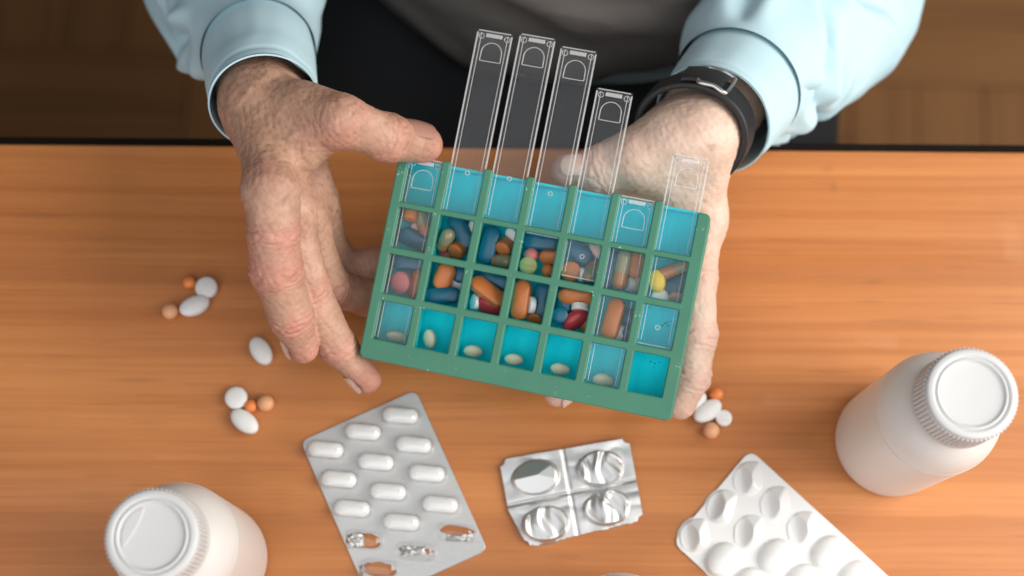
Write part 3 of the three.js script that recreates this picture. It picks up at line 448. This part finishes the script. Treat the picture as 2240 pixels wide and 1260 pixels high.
    if (spec.hairy && tanW > 0.02) { const tan = 0.22 * clamp((fbm(X * 0.07 + 31, Y * 0.07, Z * 0.07, 3) - 0.42) * 4); c = mix3(c, [0.33, 0.19, 0.115], clamp(tan)); const st = noise(X * 1.1 + Y * 0.5, Y * 0.22 - X * 0.1, Z * 0.5); if (st > 0.6) c = mix3(c, [0.12, 0.065, 0.04], tanW * (st - 0.6) * 1.5); } else if (onFinger && s.bi === 0) { const st = noise(X * 1.2 + Y * 0.4, Y * 0.2, Z * 0.5); if (st > 0.66) c = mix3(c, [0.2, 0.11, 0.07], (st - 0.66) * 0.9); }
    c = c.map((v) => v * (0.97 + 0.06 * gr) * (1 + 0.16 * (f1 - 0.5)));
    const fl = Math.pow(ridge, 10); c = mix3(c, [0.70, 0.50, 0.42], 0.14 * fl);
    for (const [sp, rad] of S) { const d = Math.hypot(x - sp.x, y - sp.y, z - sp.z); if (d < rad) c = mix3(c, [0.10, 0.03, 0.02], 0.8); }
    col[i * 3] = c[0]; col[i * 3 + 1] = c[1]; col[i * 3 + 2] = c[2];
  }
  g.setAttribute('color', new THREE.BufferAttribute(col, 3)); g.computeVertexNormals(); return g;
}
// left of the picture
const leftHand = {
  cell: 0.0009, soft: 0.013, hairy: true, tone: [[0.42, 0.225, 0.148], [0.545, 0.318, 0.218], [0.50, 0.175, 0.132]],  // darker skin tones stand in for the weaker light on this hand
  palm: [B([562, 232, 0.734], [592, 420, 0.690], 14, 10.8), B([575, 245, 0.750], [632, 455, 0.713], 14, 10.5), B([592, 255, 0.765], [664, 478, 0.738], 13, 10), B([612, 262, 0.776], [694, 470, 0.760], 12, 9.5), B([620, 240, 0.728], [738, 262, 0.703], 15, 9.2), B([610, 300, 0.722], [668, 318, 0.712], 14, 11), B([640, 280, 0.742], [690, 430, 0.752], 13, 9)],
  fingers: [
    chain([[592, 420, 0.690], [599, 510, 0.692], [604, 588, 0.697], [637, 692, 0.714], [663, 760, 0.727]], [11.9, 11.7, 12.2, 10.4, 7.8]),
    chain([[632, 455, 0.713], [672, 630, 0.722], [738, 757, 0.740], [803, 828, 0.750]], [11, 10.6, 9.2, 7.4]),
    chain([[664, 480, 0.738], [722, 628, 0.756], [800, 650, 0.773], [885, 655, 0.776]], [10, 10.4, 9.2, 7.6]),
    chain([[694, 475, 0.760], [752, 585, 0.772], [830, 575, 0.778], [890, 575, 0.778]], [9.2, 8.6, 8, 6.8]),
    chain([[665, 250, 0.716], [752, 264, 0.702], [848, 301, 0.716], [928, 316, 0.735]], [14, 11.0, 11.2, 9.3]),
  ],
  forearm: [B([566, 225, 0.735], [568, 150, 0.765], 16, 18), B([585, 230, 0.757], [565, 140, 0.785], 16, 18), B([562, 145, 0.775], [500, -150, 0.905], 20, 36)],
  scars: [[P(583, 463, 0.664), 0.0006], [P(586, 470, 0.664), 0.0007]],
};
const rightHand = {
  cell: 0.0009, soft: 0.010, hairy: false, tone: [[0.60, 0.415, 0.315], [0.72, 0.535, 0.425], [0.66, 0.36, 0.285]],  // same skin, paler tones hold the stronger light on this side
  palm: [B([1546, 300, 0.739], [1533, 480, 0.762], 12.5, 12), B([1516, 308, 0.745], [1499, 500, 0.772], 12.5, 10.5), B([1485, 325, 0.753], [1462, 510, 0.778], 12, 9.5), B([1462, 335, 0.761], [1428, 500, 0.781], 11, 9), B([1512, 298, 0.736], [1405, 342, 0.741], 12.5, 12), B([1455, 300, 0.748], [1350, 338, 0.757], 11, 9), B([1440, 360, 0.745], [1490, 430, 0.752], 10, 10), B([1320, 388, 0.758], [1462, 436, 0.757], 8, 8.5)],
  fingers: [
    chain([[1533, 480, 0.762], [1524, 610, 0.754], [1521, 735, 0.749], [1512, 822, 0.749], [1489, 884, 0.751]], [11.6, 9.8, 10.6, 9.4, 7.8]),
    chain([[1499, 500, 0.770], [1420, 660, 0.766], [1310, 785, 0.764], [1219, 862, 0.757]], [10.5, 9.4, 8.6, 6.6]),
    chain([[1462, 510, 0.776], [1350, 600, 0.772], [1260, 660, 0.772], [1190, 720, 0.770]], [10, 9, 8, 7]),
    chain([[1428, 500, 0.779], [1330, 540, 0.774], [1260, 570, 0.774], [1200, 600, 0.772]], [9, 8.2, 7.4, 6.5]),
    chain([[1470, 315, 0.738], [1392, 350, 0.742], [1310, 371, 0.748], [1243, 374, 0.753]], [14, 12.3, 11, 8.6]),
  ],
  forearm: [B([1540, 290, 0.742], [1585, 215, 0.775], 15, 18), B([1490, 300, 0.750], [1552, 222, 0.782], 14, 18), B([1568, 218, 0.780], [1790, -90, 0.91], 20, 30)],
};
const person = group('person', 'person in a light blue shirt and dark trousers holding the pill organizer', 'person');
const bodyGeo = mergeGeometries([buildHand(leftHand), buildHand(rightHand)]);
const body = part('body', bodyGeo, skin, person);
const nailMat = std([0.37, 0.185, 0.135], 0.28, { clearcoat: 0.4, clearcoatRoughness: 0.25 }), nailPale = std([0.74, 0.52, 0.43], 0.28, { clearcoat: 0.4, clearcoatRoughness: 0.25 });
function nail(center, along, normal, len, wid, rad, mat) {  // curved plate over the fingertip
  const a = along.clone().normalize(), n = normal.clone().addScaledVector(a, -normal.dot(a)).normalize(), s = a.clone().cross(n);
  const f = (u, v, off) => { const x = (u - 0.5) * 2, y = (v - 0.5) * 2, e = Math.sqrt(Math.max(0, 1 - Math.pow(Math.abs(y), 4) * 0.55)), ang = x * wid / 2 / rad * e; return center.clone().addScaledVector(a, y * len / 2 - 0.0008 * x * x * (y > 0 ? 1 : -1)).addScaledVector(s, Math.sin(ang) * rad).addScaledVector(n, (Math.cos(ang) - 1) * rad + off - 0.0006 * y * y); };
  const top = gridGeo(18, 18, (u, v) => f(u, v, 0)), bot = gridGeo(18, 18, (u, v) => f(1 - u, v, -0.0006)); return part('fingernail', mergeGeometries([top, bot]), mat, body);
}
const camDir = (x, y, z) => V(x, y, z).transformDirection(CAM);
const nailOn = (b, t, n, len, wid, mat) => { const a = b.d.clone().normalize(), nn = n.clone().addScaledVector(a, -n.dot(a)).normalize(), r = b.ra + (b.rb - b.ra) * t; nail(b.a.clone().addScaledVector(b.d, t).addScaledVector(nn, r + 0.0013), a, n, len, wid, r * 0.98, mat); };
const LF = leftHand.fingers, RF = rightHand.fingers, tip = (f) => f[f.length - 1];
nailOn(tip(LF[4]), 0.62, camDir(0.05, 0.60, 0.80), 0.0175, 0.0150, nailMat);
nailOn(tip(RF[4]), 0.62, camDir(0.0, 0.25, 1), 0.0140, 0.0120, nailPale);
nailOn(tip(LF[0]), 0.80, camDir(-0.8, -0.3, 0.15), 0.012, 0.011, nailPale);
nailOn(tip(LF[1]), 0.85, camDir(-0.55, -0.75, 0.1), 0.012, 0.011, nailPale);
nailOn(tip(RF[1]), 0.9, camDir(-0.2, -0.8, 0.4), 0.011, 0.010, nailPale);

/* ---------------------------------------------------------------- shirt, trousers, watch */
const weave = texture(256, 256, (u, v) => { const g = 0.5 + 0.25 * Math.sin(u * 2 * Math.PI * 64) + 0.25 * Math.sin(v * 2 * Math.PI * 64); return [g, g, g]; }, false);
const shirtMat = std([0.47, 0.66, 0.72], 0.8, { sheen: 0.3, sheenRoughness: 0.6, sheenColor: new THREE.Color(0.8, 0.9, 1), side: THREE.DoubleSide });
const fold = (sd, amp) => {
  const cr = []; for (let i = 0; i < 16; i++) cr.push([hsh(i, sd * 10 | 0, 1) * 6.283, (hsh(i, sd * 10 | 0, 2) - 0.5) * 16, hsh(i, sd * 10 | 0, 3) * 0.62 + 0.04, 0.10 + 0.14 * hsh(i, sd * 10 | 0, 4), 0.5 + 0.7 * hsh(i, sd * 10 | 0, 5), 0.05 + 0.09 * hsh(i, sd * 10 | 0, 6)]);
  return (v, a) => {
    let d = 1.1 * (fbm(Math.cos(a) * 1.3 + sd, Math.sin(a) * 1.3, v * 3.5 + sd, 3) - 0.5);
    for (const [a0, sl, v0, w, k, len] of cr) { let q = a - a0 - sl * (v - v0) + 0.25 * (noise(v * 14 + sd, a0) - 0.5); q = Math.atan2(Math.sin(q), Math.cos(q)); const m = Math.exp(-(((v - v0) / len) ** 2)) * k; d += m * (-0.85 * Math.exp(-((q / w) ** 2)) + 0.6 * Math.exp(-(((q - 1.7 * w) / (1.1 * w)) ** 2)) + 0.3 * Math.exp(-(((q + 1.8 * w) / (1.3 * w)) ** 2))); }
    return step(0, 0.10, v) * amp * d;
  };
};
const shoulderL = V(-0.20, 1.14, -0.34), shoulderR = V(0.24, 1.14, -0.34);
function sleeve(path, radii, cuffPath, cuffR, sd, label) {
  const s = part('sleeve', loft(path, radii, 180, 240, fold(sd, 0.0085)), shirtMat, person, label);
  const outer = loft(cuffPath, cuffR, 90, 40, (v, a) => 0.0022 * (fbm(Math.cos(a) * 2 + sd, Math.sin(a) * 2, v * 2, 2) - 0.5) + 0.0007 * Math.exp(-(((v - 0.93) / 0.03) ** 2)) - 0.0007 * Math.exp(-(((v - 0.10) / 0.02) ** 2)));
  const inner = loft(cuffPath, cuffR.map(([a, b]) => [a - 0.0009, b - 0.0009]), 90, 40, (v, a) => 0.0022 * (fbm(Math.cos(a) * 2 + sd, Math.sin(a) * 2, v * 2, 2) - 0.5));
  const p = cuffPath, rim = loft([p[0], p[0].clone().lerp(p[1], 0.002)], [[cuffR[0][0] - 0.0009, cuffR[0][1] - 0.0009], [cuffR[0][0], cuffR[0][1]]], 90, 2);
  part('cuff', mergeGeometries([outer, inner, rim]), shirtMat, s);
}
const Lp = [P(566, 118, 0.772), P(538, 45, 0.81), P(490, -55, 0.85), P(440, -190, 0.92), P(300, -420, 0.90), shoulderL];
sleeve(Lp, [[0.0297, 0.0307], [0.038, 0.037], [0.046, 0.046], [0.052, 0.052], [0.055, 0.055], [0.06, 0.07]], [P(578, 224, 0.735), P(573, 180, 0.752), P(566, 120, 0.775), P(555, 70, 0.795)], [[0.0272, 0.0262], [0.028, 0.028], [0.029, 0.030], [0.030, 0.031]], 2.3, 'pale blue shirt sleeve on the left of the picture');
const Rp = [P(1612, 190, 0.782), P(1662, 118, 0.81), P(1730, 62, 0.832), P(1795, -20, 0.87), P(1830, -330, 0.90), shoulderR];
sleeve(Rp, [[0.0342, 0.0337], [0.044, 0.046], [0.054, 0.052], [0.056, 0.054], [0.056, 0.056], [0.06, 0.07]], [P(1558, 262, 0.757), P(1584, 230, 0.770), P(1616, 190, 0.787), P(1650, 148, 0.805)], [[0.0305, 0.030], [0.032, 0.0315], [0.0335, 0.033], [0.0345, 0.0335]], 5.9, 'pale blue shirt sleeve on the right of the picture');
{
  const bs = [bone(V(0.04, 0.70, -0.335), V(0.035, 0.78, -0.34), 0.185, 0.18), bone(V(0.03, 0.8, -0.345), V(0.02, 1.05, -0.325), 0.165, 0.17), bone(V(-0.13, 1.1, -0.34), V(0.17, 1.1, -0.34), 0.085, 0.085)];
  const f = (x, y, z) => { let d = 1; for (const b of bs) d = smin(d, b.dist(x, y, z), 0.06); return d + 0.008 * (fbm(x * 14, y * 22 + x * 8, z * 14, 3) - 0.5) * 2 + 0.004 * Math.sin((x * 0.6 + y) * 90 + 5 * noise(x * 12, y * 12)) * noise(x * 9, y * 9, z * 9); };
  const [lo, hi] = bounds(bs, 0.02); part('shirt', surfaceNet(f, lo, hi, 0.006), shirtMat, person, 'light blue shirt front below its darkened upper part');
  part('shaded_shirt', surfaceNet((x, y, z) => Math.max(f(x, y, z) - 0.005, 0.692 + 0.4 * (x - 0.05) - y + 0.006 * Math.sin(x * 60)), lo, hi, 0.006), std([0.150, 0.137, 0.126], 0.9), person, 'dark grey brown shirt front with shade put into its colour');  // upper shirt front again, its shade put into a dark base colour
  const ts = [bone(V(-0.07, 0.57, -0.42), V(-0.115, 0.58, 0.06), 0.10, 0.075), bone(V(0.13, 0.57, -0.42), V(0.125, 0.58, 0.06), 0.10, 0.075), bone(V(-0.115, 0.56, 0.06), V(-0.12, 0.1, 0.02), 0.068, 0.045), bone(V(0.125, 0.56, 0.06), V(0.13, 0.1, 0.02), 0.068, 0.045), bone(V(-0.03, 0.6, -0.40), V(0.1, 0.6, -0.40), 0.13, 0.13), bone(V(0.01, 0.57, -0.36), V(0.01, 0.55, 0.0), 0.10, 0.085)];
  const tf = (x, y, z) => { let d = 1; for (const b of ts) d = smin(d, b.dist(x, y, z), 0.03); return d + 0.006 * (fbm(x * 16, y * 16, z * 16, 3) - 0.5) * 2; };
  const [a, c] = bounds(ts, 0.02); part('trousers', surfaceNet(tf, a, c, 0.007), std([0.008, 0.009, 0.011], 0.9), person);
}
{
  const w = group('wristwatch', 'black strap wristwatch with silver buckle on the wrist at right', 'watch');
  const c = P(1517, 286, 0.746), ax = P(1575, 218, 0.778).sub(P(1522, 290, 0.742)).normalize(), sx = camDir(0.83, 0.55, 0).addScaledVector(ax, -camDir(0.83, 0.55, 0).dot(ax)).normalize(), sy = ax.clone().cross(sx);
  const strap = gridGeo(90, 20, (u, v) => { const a = u * 2 * Math.PI, b = v * 2 * Math.PI, sq = (t, k) => Math.sign(t) * Math.pow(Math.abs(t), k), r = 1 + 0.02 * Math.sin(a * 3 + 1), e1 = 0.0279 * r + 0.0020 * sq(Math.cos(b), 0.5), e2 = 0.0268 * r + 0.0020 * sq(Math.cos(b), 0.5); return c.clone().addScaledVector(sx, Math.cos(a) * e1).addScaledVector(sy, Math.sin(a) * e2).addScaledVector(ax, 0.0080 * sq(Math.sin(b), 0.4)); }, true);
  const st = part('strap', strap, std([0.012, 0.012, 0.013], 0.5), w);
  const ring = (a, k, off) => c.clone().addScaledVector(sx, Math.cos(a) * (0.0279 + k)).addScaledVector(sy, Math.sin(a) * (0.0268 + k)).addScaledVector(ax, off);
  let best = 0, bd = 1e9; const goal = V(1556, 208, 0); for (let i = 0; i < 360; i++) { const q = ring(i * Math.PI / 180, 0.003, 0).applyMatrix4(CAM.clone().invert()), px = CX - q.x / q.z * FOC, py = CY + q.y / q.z * FOC, e = Math.hypot(px - goal.x, py - goal.y); if (e < bd) { bd = e; best = i * Math.PI / 180; } }
  const bp = [ring(best - 0.26, 0.0032, -0.0092), ring(best, 0.0038, -0.0095), ring(best + 0.22, 0.0036, -0.0090), ring(best + 0.22, 0.0036, 0.0090), ring(best, 0.0038, 0.0095), ring(best - 0.26, 0.0032, 0.0092)];
  part('buckle', new THREE.TubeGeometry(new THREE.CatmullRomCurve3(bp, true, 'catmullrom', 0.25), 80, 0.0011, 10, true), std([0.58, 0.58, 0.58], 0.32, { metalness: 1 }), w);
  const keep = gridGeo(24, 12, (u, v) => { const b2 = v * 2 * Math.PI, q = (x) => Math.sign(x) * Math.sqrt(Math.abs(x)); return ring(best - 0.55 + u * 0.68, 0.0030 + 0.0018 * q(Math.cos(b2)), 0.0078 * q(Math.sin(b2))); }); part('strap_loop', keep, st.material, w);
}
renderer.render(scene, camera);
